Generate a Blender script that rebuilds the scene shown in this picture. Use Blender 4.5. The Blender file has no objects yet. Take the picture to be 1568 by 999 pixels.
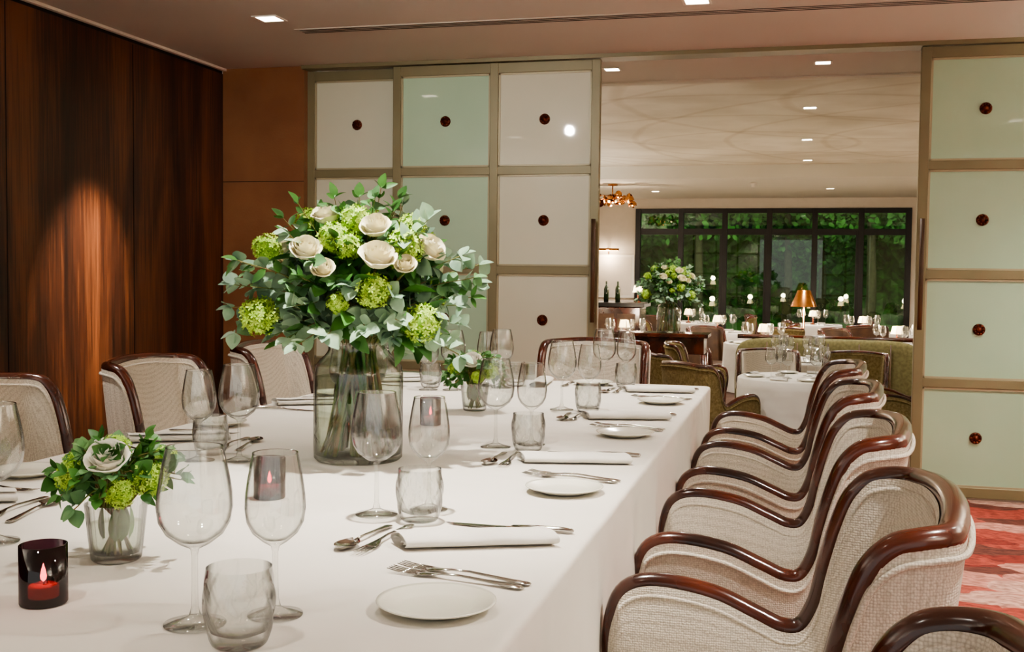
import bpy, math, random
from mathutils import Vector, Matrix
R=random.Random(7)
sin,cos,pi=math.sin,math.cos,math.pi
scene=bpy.context.scene
# ------------------------------------------------------------------ materials
def lin(h):
    h=h.lstrip('#'); c=[int(h[i:i+2],16)/255 for i in (0,2,4)]
    return tuple((x/12.92 if x<=.04045 else ((x+.055)/1.055)**2.4) for x in c)+(1,)
def newmat(name):
    m=bpy.data.materials.new(name); m.use_nodes=True
    nt=m.node_tree; return m,nt,nt.nodes['Principled BSDF']
def mat(name,c1,c2=None,rough=.5,metal=0,scale=8,stretch=(1,1,1),detail=4,bump=0,bscale=None,coat=0,sheen=0,emit=None,estr=0,spec=None,lo=.35,hi=.65,btype='noise',trans=0,bdist=.004,crough=.12,valley=.8):
    m,nt,p=newmat(name); N=nt.nodes; L=nt.links
    p.inputs['Roughness'].default_value=rough; p.inputs['Metallic'].default_value=metal
    p.inputs['Coat Weight'].default_value=coat; p.inputs['Coat Roughness'].default_value=crough
    if sheen: p.inputs['Sheen Weight'].default_value=sheen
    if spec is not None: p.inputs['Specular IOR Level'].default_value=spec
    p.inputs['Transmission Weight'].default_value=trans
    tc=N.new('ShaderNodeTexCoord'); mp=N.new('ShaderNodeMapping'); mp.inputs['Scale'].default_value=stretch
    L.new(tc.outputs['Object'],mp.inputs['Vector'])
    no=N.new('ShaderNodeTexNoise'); no.inputs['Scale'].default_value=scale; no.inputs['Detail'].default_value=detail
    L.new(mp.outputs['Vector'],no.inputs['Vector'])
    cr=N.new('ShaderNodeValToRGB'); cr.color_ramp.elements[0].position=lo; cr.color_ramp.elements[1].position=hi
    cr.color_ramp.elements[0].color=lin(c1); cr.color_ramp.elements[1].color=lin(c2 or c1)
    L.new(no.outputs['Fac'],cr.inputs['Fac']); L.new(cr.outputs['Color'],p.inputs['Base Color'])
    if bump:
        b=N.new('ShaderNodeBump'); b.inputs['Strength'].default_value=bump; b.inputs['Distance'].default_value=bdist
        if btype=='voronoi':
            n2=N.new('ShaderNodeTexVoronoi'); n2.inputs['Scale'].default_value=bscale or scale; n2.inputs['Randomness'].default_value=.35; o=n2.outputs['Distance']; b.invert=True
        else:
            n2=N.new('ShaderNodeTexNoise'); n2.inputs['Scale'].default_value=bscale or scale; n2.inputs['Detail'].default_value=3; o=n2.outputs['Fac']
        L.new(mp.outputs['Vector'],n2.inputs['Vector']); L.new(o,b.inputs['Height']); L.new(b.outputs['Normal'],p.inputs['Normal'])
        if btype=='voronoi':   # darker valleys between the weave loops
            c2_=N.new('ShaderNodeValToRGB'); c2_.color_ramp.elements[0].color=(1,1,1,1); c2_.color_ramp.elements[1].color=(valley,valley*.97,valley*.93,1)
            c2_.color_ramp.elements[0].position=.3; c2_.color_ramp.elements[1].position=.75
            L.new(o,c2_.inputs['Fac']); mx=N.new('ShaderNodeMix'); mx.data_type='RGBA'; mx.blend_type='MULTIPLY'; mx.inputs['Factor'].default_value=1
            L.new(cr.outputs['Color'],mx.inputs['A']); L.new(c2_.outputs['Color'],mx.inputs['B']); L.new(mx.outputs['Result'],p.inputs['Base Color'])
    if emit:
        p.inputs['Emission Color'].default_value=lin(emit); p.inputs['Emission Strength'].default_value=estr
    return m
def glassmat(name,tint='#fdfefd',edge='#c4c9c6',refl=1.0,rough=.01,p0=.6):
    m=bpy.data.materials.new(name); m.use_nodes=True; nt=m.node_tree; N=nt.nodes; L=nt.links; N.clear()
    out=N.new('ShaderNodeOutputMaterial'); lw=N.new('ShaderNodeLayerWeight'); lw.inputs['Blend'].default_value=.5
    cr=N.new('ShaderNodeValToRGB'); cr.color_ramp.elements[0].color=lin(tint); cr.color_ramp.elements[0].position=p0
    cr.color_ramp.elements[1].color=lin(edge); cr.color_ramp.elements[1].position=1
    L.new(lw.outputs['Facing'],cr.inputs['Fac'])
    tr=N.new('ShaderNodeBsdfTransparent'); L.new(cr.outputs['Color'],tr.inputs['Color'])
    gl=N.new('ShaderNodeBsdfGlossy'); gl.inputs['Roughness'].default_value=rough
    pw=N.new('ShaderNodeMath'); pw.operation='POWER'; pw.inputs[1].default_value=4.0; L.new(lw.outputs['Facing'],pw.inputs[0])
    mu=N.new('ShaderNodeMath'); mu.operation='MULTIPLY_ADD'; mu.inputs[1].default_value=.33*refl; mu.inputs[2].default_value=.06*refl; mu.use_clamp=True
    L.new(pw.outputs[0],mu.inputs[0])
    mx=N.new('ShaderNodeMixShader'); L.new(mu.outputs[0],mx.inputs['Fac']); L.new(tr.outputs[0],mx.inputs[1]); L.new(gl.outputs[0],mx.inputs[2])
    L.new(mx.outputs[0],out.inputs['Surface']); return m
M={}
M['cloth']=mat('tablecloth_linen','#d2cdc4','#dad5cb',rough=.85,scale=2.2,bump=.7,bscale=2.4,sheen=.1,bdist=.06)
M['napkin']=mat('napkin_linen','#d0ccc4','#dcd8d0',rough=.85,scale=6,bump=.3,bscale=40)
M['cream']=mat('chair_upholstery_cream','#d2cabc','#ded6c9',rough=.9,scale=300,bump=.9,bscale=260,btype='voronoi',bdist=.0016,valley=.66)
M['olive']=mat('chair_upholstery_olive','#6a5c34','#85764e',rough=.85,scale=60,bump=.6,bscale=110,btype='voronoi')
M['wood']=mat('chair_frame_walnut','#1b0a06','#552414',rough=.22,scale=6,stretch=(1,1,1),coat=.6)
M['rust']=mat('banquette_leather_brown','#3e2a1c','#5a4029',rough=.6,scale=6)
M['banq']=mat('banquette_fabric_lime','#625c38','#767049',rough=.85,scale=40)
M['steel']=mat('cutlery_steel','#a9a69f','#c4c1ba',rough=.12,metal=1,scale=20)
M['china']=mat('plate_china','#dedccd','#e6e4d6',rough=.2,scale=4,coat=.4)
M['glass']=glassmat('clear_glass',edge='#060908',refl=2.1,p0=.56)
M['glass2']=glassmat('cut_tumbler_glass',edge='#0f1512',refl=2.6,p0=.36)
M['vglass']=glassmat('vase_glass',tint='#fafcfa',edge='#1e2a22',refl=1.6,p0=.62)
M['water']=glassmat('vase_water',tint='#f4f8f1',edge='#d6dece',refl=.2)
M['purple']=glassmat('votive_purple_glass',tint='#80506c',edge='#35182a',refl=1.2)
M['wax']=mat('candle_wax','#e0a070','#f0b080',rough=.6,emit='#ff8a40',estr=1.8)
M['flame']=mat('candle_flame','#ffd080',emit='#ffc070',estr=110)
M['stem']=mat('flower_stem','#5f7c34','#8a6f48',rough=.6,scale=30)
M['bark']=mat('tree_bark','#2e261c','#4c4234',rough=.9,scale=12)
M['leafd']=mat('leaf_dark_green','#2c5a22','#528a3b',rough=.5,scale=14)
M['euc']=mat('leaf_eucalyptus','#6f9079','#a0be9c',rough=.6,scale=12)
M['euc2']=mat('leaf_eucalyptus_green','#4f7d50','#7aa66a',rough=.6,scale=12)
M['vib']=mat('viburnum_lime','#9cc63a','#c9e76c',rough=.6,scale=40)
M['vibc']=mat('viburnum_core','#6d9a26','#86b035',rough=.8,scale=40)
M['rose']=mat('rose_petal_cream','#fdf4cc','#fffbe2',rough=.55,scale=18)
M['rosew']=mat('rose_petal_ivory','#fdfaea','#fffef6',rough=.55,scale=18)
M['ceil']=mat('ceiling_paint','#cfcabf','#d3cec3',rough=.8,scale=1)
M['ceil2']=mat('ceiling_far_paint','#d8d3c6','#dcd7ca',rough=.8,scale=1)
M['white']=mat('trim_white','#e6e0d4','#e6e0d4',rough=.5)
M['black']=mat('shadow_gap_black','#0b0807','#0b0807',rough=.7)
M['wallw']=mat('wall_cream_paint','#d9d0c2','#ddd4c6',rough=.8)
M['dframe']=mat('partition_frame_taupe','#7d7659','#878062',rough=.42,metal=.15,scale=3)
M['bead']=mat('partition_bead_light','#a79f82','#aea688',rough=.4,metal=.1)
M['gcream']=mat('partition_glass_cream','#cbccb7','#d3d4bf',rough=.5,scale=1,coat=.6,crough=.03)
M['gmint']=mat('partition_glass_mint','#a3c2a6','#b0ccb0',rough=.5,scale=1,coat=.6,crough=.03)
M['bronze']=mat('rosette_bronze','#3c150b','#7a3a20',rough=.35,metal=.6,scale=60)
M['copper']=mat('copper_metal','#a8703c','#c48c58',rough=.25,metal=1)
M['dark']=mat('window_frame_black','#12110f','#171512',rough=.4)
M['winglass']=glassmat('window_glass',tint='#cfe2d2',edge='#a0b0a4',refl=1.5)
M['lens']=mat('downlight_lens','#fff2dd',emit='#fff0d8',estr=14)
M['shade']=mat('lamp_shade_glow','#ffe9c8',emit='#ffdca8',estr=6)
M['bottle']=mat('bottle_glass_dark','#15240f','#223312',rough=.1,coat=.5)
M['brown']=mat('wall_leather_brown','#84593b','#926745',rough=.4,scale=3,bump=.35,bscale=90,bdist=.003)
def veneer():
    m,nt,p=newmat('wood_veneer_dark'); N=nt.nodes; L=nt.links
    tc=N.new('ShaderNodeTexCoord'); mp=N.new('ShaderNodeMapping'); mp.inputs['Scale'].default_value=(1,3.2,.5)
    L.new(tc.outputs['Object'],mp.inputs['Vector'])
    a=N.new('ShaderNodeTexNoise'); a.inputs['Scale'].default_value=1.3; a.inputs['Detail'].default_value=5; a.inputs['Distortion'].default_value=.8
    L.new(mp.outputs[0],a.inputs['Vector'])
    mp2=N.new('ShaderNodeMapping'); mp2.inputs['Scale'].default_value=(1,40,1.2); L.new(tc.outputs['Object'],mp2.inputs['Vector'])
    b=N.new('ShaderNodeTexNoise'); b.inputs['Scale'].default_value=2.5; b.inputs['Detail'].default_value=4; L.new(mp2.outputs[0],b.inputs['Vector'])
    ad=N.new('ShaderNodeMath'); ad.operation='ADD'; mu=N.new('ShaderNodeMath'); mu.operation='MULTIPLY'; mu.inputs[1].default_value=.5
    L.new(b.outputs['Fac'],mu.inputs[0]); L.new(a.outputs['Fac'],ad.inputs[0]); L.new(mu.outputs[0],ad.inputs[1])
    cr=N.new('ShaderNodeValToRGB'); cr.color_ramp.elements[0].position=.54; cr.color_ramp.elements[1].position=.96
    cr.color_ramp.elements[0].color=lin('#180a05'); cr.color_ramp.elements[1].color=lin('#6e4126')
    e=cr.color_ramp.elements.new(.74); e.color=lin('#3c1f11')
    L.new(ad.outputs[0],cr.inputs['Fac']); L.new(cr.outputs[0],p.inputs['Base Color']); p.inputs['Roughness'].default_value=.36
    return m
M['veneer']=veneer()
def carpet():
    m,nt,p=newmat('carpet_abstract_red'); N=nt.nodes; L=nt.links
    tc=N.new('ShaderNodeTexCoord'); mp=N.new('ShaderNodeMapping'); mp.inputs['Rotation'].default_value=(0,0,.8); mp.inputs['Scale'].default_value=(1.5,3.4,1)
    n0=N.new('ShaderNodeTexNoise'); n0.inputs['Scale'].default_value=7; n0.inputs['Detail'].default_value=3; L.new(tc.outputs['Object'],n0.inputs['Vector'])
    va=N.new('ShaderNodeVectorMath'); va.operation='MULTIPLY_ADD'; va.inputs[1].default_value=(.12,.12,0); L.new(n0.outputs['Color'],va.inputs[0]); L.new(tc.outputs['Object'],va.inputs[2])
    L.new(va.outputs[0],mp.inputs['Vector'])
    v=N.new('ShaderNodeTexVoronoi'); v.inputs['Scale'].default_value=2.0; L.new(mp.outputs[0],v.inputs['Vector'])
    sp=N.new('ShaderNodeSeparateColor'); L.new(v.outputs['Color'],sp.inputs[0])
    cr=N.new('ShaderNodeValToRGB'); cr.color_ramp.interpolation='CONSTANT'
    els=cr.color_ramp.elements; els[0].position=0; els[0].color=lin('#a8473a'); els[1].position=.22; els[1].color=lin('#c98f80')
    for pos,c in ((.42,'#b2584a'),(.58,'#8c3026'),(.7,'#cfa596'),(.88,'#6e3a30')):
        e=els.new(pos); e.color=lin(c)
    L.new(sp.outputs[0],cr.inputs['Fac'])
    n=N.new('ShaderNodeTexNoise'); n.inputs['Scale'].default_value=60; n.inputs['Detail'].default_value=5; L.new(tc.outputs['Object'],n.inputs['Vector'])
    n3=N.new('ShaderNodeTexNoise'); n3.inputs['Scale'].default_value=14; n3.inputs['Detail'].default_value=8; L.new(mp.outputs[0],n3.inputs['Vector'])
    mx=N.new('ShaderNodeMix'); mx.data_type='RGBA'; mx.blend_type='MULTIPLY'; mx.inputs['Factor'].default_value=.8
    c2=N.new('ShaderNodeValToRGB'); c2.color_ramp.elements[0].position=.38; c2.color_ramp.elements[1].position=.6; c2.color_ramp.elements[0].color=(.4,.3,.28,1)
    L.new(n3.outputs['Fac'],c2.inputs['Fac']); L.new(cr.outputs[0],mx.inputs['A']); L.new(c2.outputs[0],mx.inputs['B'])
    L.new(mx.outputs['Result'],p.inputs['Base Color']); p.inputs['Roughness'].default_value=.95
    b=N.new('ShaderNodeBump'); b.inputs['Strength'].default_value=.6; b.inputs['Distance'].default_value=.005; L.new(n.outputs['Fac'],b.inputs['Height']); L.new(b.outputs[0],p.inputs['Normal'])
    return m
M['carpet']=carpet()
M['carpet2']=mat('carpet_far_brown','#4a3428','#6a4e3c',rough=.95,scale=3)
def fresco():
    m=mat('ceiling_painted_fresco','#cfc7b4','#e6e0d0',rough=.8,scale=1.1,detail=9,lo=.38,hi=.62)
    nt=m.node_tree; N=nt.nodes; L=nt.links; p=N['Principled BSDF']; src=p.inputs['Base Color'].links[0].from_socket
    tc=N.new('ShaderNodeTexCoord'); last=src
    for cx,cy,rs in ((1.2,9.6,2.6),(-.6,12.6,2.2),(2.2,12.6,1.9)):
        mp=N.new('ShaderNodeMapping'); mp.inputs['Location'].default_value=(-cx,-cy,-2.62); L.new(tc.outputs['Object'],mp.inputs['Vector'])
        wv=N.new('ShaderNodeTexWave'); wv.wave_type='RINGS'; wv.rings_direction='Z'; wv.inputs['Scale'].default_value=.6/rs; wv.inputs['Distortion'].default_value=1.6; wv.inputs['Detail'].default_value=4
        L.new(mp.outputs[0],wv.inputs['Vector'])
        cr=N.new('ShaderNodeValToRGB'); e=cr.color_ramp.elements; e[0].position=.0; e[0].color=(.72,.66,.58,1); e[1].position=.02; e[1].color=(1,1,1,1); L.new(wv.outputs['Fac'],cr.inputs['Fac'])
        mx=N.new('ShaderNodeMix'); mx.data_type='RGBA'; mx.blend_type='MULTIPLY'; mx.inputs['Factor'].default_value=.4
        L.new(last,mx.inputs['A']); L.new(cr.outputs[0],mx.inputs['B']); last=mx.outputs['Result']
    L.new(last,p.inputs['Base Color']); return m
M['fresco']=fresco()
M['lawn']=mat('garden_lawn','#3c7a2a','#5aa03c',rough=.9,scale=3)
M['hedge']=mat('garden_hedge','#142c12','#4a7a38',rough=.8,scale=5,detail=8)
M['pave']=mat('terrace_paving','#8a8578','#9b9688',rough=.8,scale=4)
# ------------------------------------------------------------------ mesh builder
class MB:
    def __init__(s): s.v=[];s.f=[];s.m=[];s.sm=[];s.mats=[]
    def mi(s,k):
        m=M[k]
        if m not in s.mats: s.mats.append(m)
        return s.mats.index(m)
    def add(s,vs,fs,k,X=None,smooth=True):
        o=len(s.v); i=s.mi(k)
        s.v+= [tuple(X@Vector(p)) for p in vs] if X is not None else [tuple(p) for p in vs]
        for f in fs: s.f.append(tuple(o+a for a in f)); s.m.append(i); s.sm.append(smooth)
    def grid(s,P,k,X=None,closeu=False,smooth=True):
        n=len(P);m=len(P[0]); vs=[p for r in P for p in r]; fs=[]
        for i in range(n-1 if not closeu else n):
            a=i;b=(i+1)%n
            for j in range(m-1): fs.append((a*m+j,b*m+j,b*m+j+1,a*m+j+1))
        s.add(vs,fs,k,X,smooth)
    def lathe(s,pr,n,k,X=None,mod=None):
        P=[]
        for i in range(n):
            a=2*pi*i/n; row=[]
            for r,z in pr:
                q=r*(1+(mod(a,z) if mod else 0)); row.append((q*cos(a),q*sin(a),z))
            P.append(row)
        s.grid(P,k,X,closeu=True)
    def tube(s,pts,rad,n,k,X=None,cap=True,flat=(1,1),up=None):
        pts=[Vector(p) for p in pts]; N=len(pts); P=[]
        if not hasattr(rad,'__len__'): rad=[rad]*N
        t0=(pts[1]-pts[0]).normalized(); ref=Vector(up) if up else (Vector((0,0,1)) if abs(t0.z)<.9 else Vector((1,0,0)))
        a=(ref-t0*ref.dot(t0)).normalized()
        for i in range(N):
            t=(pts[min(i+1,N-1)]-pts[max(i-1,0)]).normalized()
            a=(a-t*a.dot(t)); a=a.normalized() if a.length>1e-6 else Vector((1,0,0)); b=t.cross(a)
            P.append([tuple(pts[i]+a*(rad[i]*flat[0]*cos(2*pi*j/n))+b*(rad[i]*flat[1]*sin(2*pi*j/n))) for j in range(n+1)])
        s.grid(P,k,X)
        if cap:
            s.add(P[0][:n],[tuple(range(n))[::-1]],k,X); s.add(P[-1][:n],[tuple(range(n))],k,X)
    def box(s,a,b,k,X=None,bev=0):
        x0,y0,z0=a;x1,y1,z1=b
        if not bev:
            vs=[(x,y,z) for x in (x0,x1) for y in (y0,y1) for z in (z0,z1)]
            s.add(vs,[(0,1,3,2),(4,6,7,5),(0,4,5,1),(2,3,7,6),(0,2,6,4),(1,5,7,3)],k,X,False); return
        vs=[];idx={}
        for ix,x in ((0,x0),(1,x1)):
            for iy,y in ((0,y0),(1,y1)):
                for iz,z in ((0,z0),(1,z1)):
                    sx=1-2*ix;sy=1-2*iy;sz=1-2*iz
                    idx[ix,iy,iz]=len(vs)
                    vs+=[(x,y+sy*bev,z+sz*bev),(x+sx*bev,y,z+sz*bev),(x+sx*bev,y+sy*bev,z)]
        g=lambda ix,iy,iz,c: idx[ix,iy,iz]+c
        fs=[]
        for i in (0,1):
            fs.append((g(i,0,0,0),g(i,1,0,0),g(i,1,1,0),g(i,0,1,0)))
            fs.append((g(0,i,0,1),g(1,i,0,1),g(1,i,1,1),g(0,i,1,1)))
            fs.append((g(0,0,i,2),g(1,0,i,2),g(1,1,i,2),g(0,1,i,2)))
        for i in (0,1):
            for j in (0,1):
                fs.append((g(i,j,0,0),g(i,j,1,0),g(i,j,1,1),g(i,j,0,1)))
                fs.append((g(i,0,j,0),g(i,1,j,0),g(i,1,j,2),g(i,0,j,2)))
                fs.append((g(0,i,j,1),g(1,i,j,1),g(1,i,j,2),g(0,i,j,2)))
                for l in (0,1): fs.append((g(i,j,l,0),g(i,j,l,1),g(i,j,l,2)))
        s.add(vs,fs,k,X,False)
    def soft(s,c,h,k,X=None,e=.35,nu=28,nv=14):
        f=lambda w,q: math.copysign(abs(w)**q,w); P=[]
        for i in range(nu):
            a=2*pi*i/nu
            P.append([(c[0]+h[0]*f(cos(a),e)*f(cos(v),e),c[1]+h[1]*f(sin(a),e)*f(cos(v),e),c[2]+h[2]*f(sin(v),e)) for v in [-pi/2+pi*j/nv for j in range(nv+1)]])
        s.grid(P,k,X,closeu=True)
    def mesh(s,name):
        me=bpy.data.meshes.new(name); me.from_pydata(s.v,[],s.f)
        for m in s.mats: me.materials.append(m)
        me.polygons.foreach_set('material_index',s.m); me.polygons.foreach_set('use_smooth',s.sm)
        me.update()
        import bmesh
        bm=bmesh.new(); bm.from_mesh(me); bmesh.ops.remove_doubles(bm,verts=bm.verts,dist=1e-6); bmesh.ops.recalc_face_normals(bm,faces=bm.faces); bm.to_mesh(me); bm.free()
        return me
def put(me,name,loc=(0,0,0),rz=0,sc=1,parent=None,rot=None):
    o=bpy.data.objects.new(name,me); scene.collection.objects.link(o)
    o.location=loc; o.rotation_euler=rot or (0,0,rz); o.scale=(sc,)*3 if not hasattr(sc,'__len__') else sc
    if parent: o.parent=parent
    return o
def empty(name,loc=(0,0,0),rz=0,sc=1):
    o=put(None,name,loc,rz,sc); o.empty_display_size=.1; return o
def spline(pts,n):
    pts=[Vector(p) for p in pts]; Q=[pts[0]*2-pts[1]]+pts+[pts[-1]*2-pts[-2]]; out=[]
    for i in range(1,len(Q)-2):
        for k in range(n):
            t=k/n; a,b,c,d=Q[i-1:i+3]
            out.append(.5*((2*b)+(c-a)*t+(2*a-5*b+4*c-d)*t*t+(3*b-a-3*c+d)*t**3))
    out.append(pts[-1]); return out
ss=lambda a,b,x:(lambda t:t*t*(3-2*t))(max(0,min(1,(x-a)/(b-a))))
# ------------------------------------------------------------------ chair (faces -x)
def chair_mesh(name,fab):
    b=MB()
    side=[(-.272,.238,.44),(-.285,.243,.52),(-.283,.247,.59),(-.262,.25,.637),(-.21,.252,.652),(-.12,.252,.64),(-.05,.251,.612),(-.005,.25,.594),(.03,.25,.60),(.054,.25,.645),(.068,.25,.71),(.084,.25,.77),(.104,.249,.82),(.134,.246,.848),(.172,.238,.857),(.207,.215,.860),(.224,.165,.863),(.236,.085,.869),(.240,0,.871)]
    full=side+[(x,-y,z) for x,y,z in side[:-1][::-1]]
    P=spline(full,5)
    def nrm(p):
        a=ss(.10,.215,p.x); c=ss(.13,.235,abs(p.y))*math.copysign(1,p.y)
        if p.x<.1: a=0;c=math.copysign(1,p.y)
        v=Vector((-a,-c,0)); return v.normalized() if v.length>0 else Vector((-1,0,0))
    NR=[nrm(p) for p in P]
    for _ in range(3): NR=[(NR[max(i-1,0)]+NR[i]+NR[min(i+1,len(P)-1)]).normalized() for i in range(len(P))]
    outer=[];inner=[]
    for p,n in zip(P,NR):
        base=Vector((p.x*.95 if p.x<.05 else .0475+(p.x-.05)*.60,p.y*.93,.33)); ro=[];ri=[]
        for j in range(9):
            t=j/8; q=p.lerp(base,t); bul=sin(pi*t)*.006
            ro.append(q-n*bul)
            q2=p.lerp(Vector((base.x,base.y,.40)),t)+n*(.038+.014*sin(pi*min(1,t*1.2)))
            ri.append(q2)
        outer.append(ro); inner.append(ri)
    b.grid(outer,fab); b.grid(inner,fab)
    for e in (0,-1): b.grid([outer[e],inner[e]],fab)
    b.grid([[o[-1],i[-1]] for o,i in zip(outer,inner)],fab)
    rim=[p+n*.018 for p,n in zip(P,NR)]
    b.tube(rim,.0185,14,'wood',flat=(1,1))
    b.tube([p+n*.041+Vector((0,0,-.017)) for p,n in zip(P,NR)][6:-6],.0045,6,fab)
    b.tube([p-n*.003+Vector((0,0,-.020)) for p,n in zip(P,NR)][6:-6],.0045,6,fab)
    b.soft((-.045,0,.43),(.235,.205,.06),fab,e=.3)
    b.box((-.262,-.215,.32),(.12,.215,.385),fab,bev=.012)
    b.tube([(-.275,.0,.335),(-.275,.2,.335)],.012,8,'wood'); b.tube([(-.275,.0,.335),(-.275,-.2,.335)],.012,8,'wood')
    for s in (1,-1):
        b.tube([(-.272,s*.219,.46),(-.262,s*.217,.3),(-.255,s*.212,.0)],[.0185,.018,.012],10,'wood')
        b.tube([(.07,s*.19,.36),(.13,s*.195,.2),(.19,s*.2,0)],[.022,.019,.012],10,'wood')
    return b.mesh(name)
chair=chair_mesh('dining_chair_mesh','cream'); chairg=chair_mesh('olive_chair_mesh','olive'); chairr=chair_mesh('brown_chair_mesh','rust')
for y in (.86,1.64,2.42,3.2,3.98): put(chair,'dining_chair',(-.012,y,0))
for y in (1.68,2.5,3.32,4.15): put(chair,'dining_chair',(-1.955,y,0),pi)
put(chair,'dining_chair',(-.88,4.74,0),pi/2)
# ------------------------------------------------------------------ dining table
TX0,TX1,TY0,TY1,TZ=-1.64,-.32,-.7,4.3,.75
def cloth(x0,x1,y0,y1,top,bottom,cr=.03,amp=.012,flare=.03,fold=26):
    b=MB(); path=[]
    def seg(ax,ay,bx,by,n):
        for i in range(n): t=i/n; path.append((ax+(bx-ax)*t,ay+(by-ay)*t))
    def corner(cx,cy,a0):
        for i in range(6): a=a0+pi/2*i/6; path.append((cx+cr*cos(a),cy+cr*sin(a)))
    nl=int((y1-y0)/.02); nw=int((x1-x0)/.02)
    seg(x1,y0+cr,x1,y1-cr,nl); corner(x1-cr,y1-cr,0); seg(x1-cr,y1,x0+cr,y1,nw); corner(x0+cr,y1-cr,pi/2)
    seg(x0,y1-cr,x0,y0+cr,nl); corner(x0+cr,y0+cr,pi); seg(x0+cr,y0,x1-cr,y0,nw); corner(x1-cr,y0+cr,1.5*pi)
    n=len(path); nr=[]
    for i in range(n):
        a=path[i-1];c=path[(i+1)%n]; t=Vector((c[0]-a[0],c[1]-a[1],0)).normalized(); nr.append(Vector((t.y,-t.x,0)))
    L=0; S=[]
    for i in range(n): S.append(L); q=path[(i+1)%n]; L+=math.hypot(q[0]-path[i][0],q[1]-path[i][1])
    rings=[(-.022,0,0),(-.012,0,0),(-.005,-.0015,0),(-.0015,-.005,0),(0,-.012,0)]
    H=top-bottom
    for j in range(1,13): rings.append((0,-.012-(H-.012)*j/12,j/12))
    P=[]
    for i in range(n):
        row=[]; s=S[i]; w=sin(s*fold+1.3*sin(s*2.1))+.6*sin(s*fold*.47+2)+.3*sin(s*fold*2.1)
        for o,dz,t in rings:
            off=o+(flare*t**.8+amp*w*t**.8 - .004*t)
            row.append(Vector((path[i][0],path[i][1],top+dz))+nr[i]*off)
        P.append(row)
    b.grid(P,'cloth',closeu=True)
    ring=[r[0] for r in P]; c=Vector(((x0+x1)/2,(y0+y1)/2,top))
    b.add(ring+[c],[(i,(i+1)%n,n) for i in range(n)],'cloth',smooth=False)
    return b
dt=empty('dining_table',(0,0,0))
put(cloth(TX0,TX1,TY0,TY1,TZ,.22,flare=.010,amp=.019,fold=14).mesh('tablecloth'),'tablecloth',parent=dt)
b=MB(); b.box((TX0+.03,TY0+.03,.71),(TX1-.03,TY1-.03,.742),'wood',bev=.004)
for x in (TX0+.2,TX1-.2):
    for y in (TY0+.3,1.0,2.6,TY1-.3): b.tube([(x,y,0),(x,y,.71)],[.025,.035],12,'wood')
put(b.mesh('table_frame'),'table_frame',parent=dt)
# ------------------------------------------------------------------ tableware meshes
def wine(name,h,rb,rf):
    b=MB(); k=h/.215; T_=.74
    pr=[(0,.0),(rf,.0),(rf,.0018),(rf*.6,.0045),(.007,.011),(.0042,.022),(.0036,.05),(.0036,.084*k),(.0055,.092*k),(rb*.42,.0985*k),(rb*.75,.110*k),(rb*.94,.125*k),(rb,.143*k),(rb*.98,.160*k),(rb*.91,.180*k),(rb*.82,.200*k),(rb*T_,h)]
    b.lathe(pr,48,'glass')
    pr2=[(rb*T_-.0006,h),(rb*.82-.001,.2*k),(rb*.91-.001,.18*k),(rb*.98-.001,.16*k),(rb-.0012,.143*k),(rb*.94-.0012,.126*k),(rb*.75-.0015,.112*k),(rb*.4,.1015*k),(0,.0985*k)]
    b.lathe(pr2,48,'glass')
    b.lathe([(rb*T_+.0006,h-.0008),(rb*T_+.0002,h+.0007),(rb*T_-.0010,h-.0005)],48,'glass2')
    return b.mesh(name)
wbig=wine('wine_glass_large',.216,.045,.037); wsm=wine('wine_glass_small',.203,.0375,.034)
b=MB(); md=lambda a,z:.034*cos(10*(a+z*16))*ss(.004,.02,z)*ss(.088,.07,z)
pr=[(0,0),(.029,0),(.032,.003),(.034,.008)]+[(.034+.0062*sin(pi*.5*min(1,(z-.008)/.045))-(.0032*max(0,z-.06)/.03),z) for z in [.014+.004*i for i in range(20)]]
b.lathe(pr,120,'glass2',mod=md)
b.lathe([(.0362,.09),(.038,.075),(.0387,.055),(.0378,.035),(.0335,.018),(.02,.012),(0,.011)],72,'glass2')
tumb=b.mesh('tumbler')
b=MB(); b.lathe([(0,.0),(.045,.0),(.05,.003),(.072,.010),(.0765,.0125),(.0762,.0140),(.071,.0122),(.052,.006),(.045,.0045),(0,.0042)],56,'china'); plate=b.mesh('side_plate')
b=MB(); P=[]; prof=[]
for i in range(70):
    t=i/69; a=t*2*pi*2.6-pi*.5; r=.0045+.0125*t
    prof.append((r*2.2*cos(a), .0175+r*.74*sin(a)))
mn=min(p[1] for p in prof)
for i in range(15):
    y=-.12+.24*i/14; w=1+.03*sin(i*1.3)
    P.append([(p[0]*w,y+.01*p[0]/.03,(p[1]-mn)*(1+.04*sin(i*.9))) for p in prof])
b.grid(P,'napkin')
napk=b.mesh('napkin')
def loft(b,rows,k,seg=8):
    P=[]
    for x,w,z,t,y in rows: P.append([(x,y+w*cos(2*pi*j/seg),z+t*sin(2*pi*j/seg)) for j in range(seg+1)])
    b.grid(P,k); b.add(P[0][:seg],[tuple(range(seg))],k); b.add(P[-1][:seg],[tuple(range(seg))],k)
def handle(b,x0): loft(b,[(x0,.0028,.006,.0016,0),(x0+.03,.0026,.007,.0018,0),(x0+.07,.004,.005,.002,0),(x0+.105,.0075,.0032,.0022,0),(x0+.118,.008,.0028,.002,0),(x0+.125,.005,.0026,.0012,0)],'steel')
b=MB(); handle(b,-.02); loft(b,[(-.02,.0028,.006,.0016,0),(-.035,.008,.004,.0014,0),(-.05,.0118,.003,.0011,0),(-.062,.012,.003,.001,0)],'steel')
for i in range(4):
    y=-.0095+.00633*i; loft(b,[(-.058,.002,.003,.001,y),(-.085,.0016,.0035,.001,y*.98),(-.105,.0007,.006,.0006,y*.95)],'steel',6)
fork=b.mesh('fork')
b=MB(); handle(b,-.03); P=[]
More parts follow.
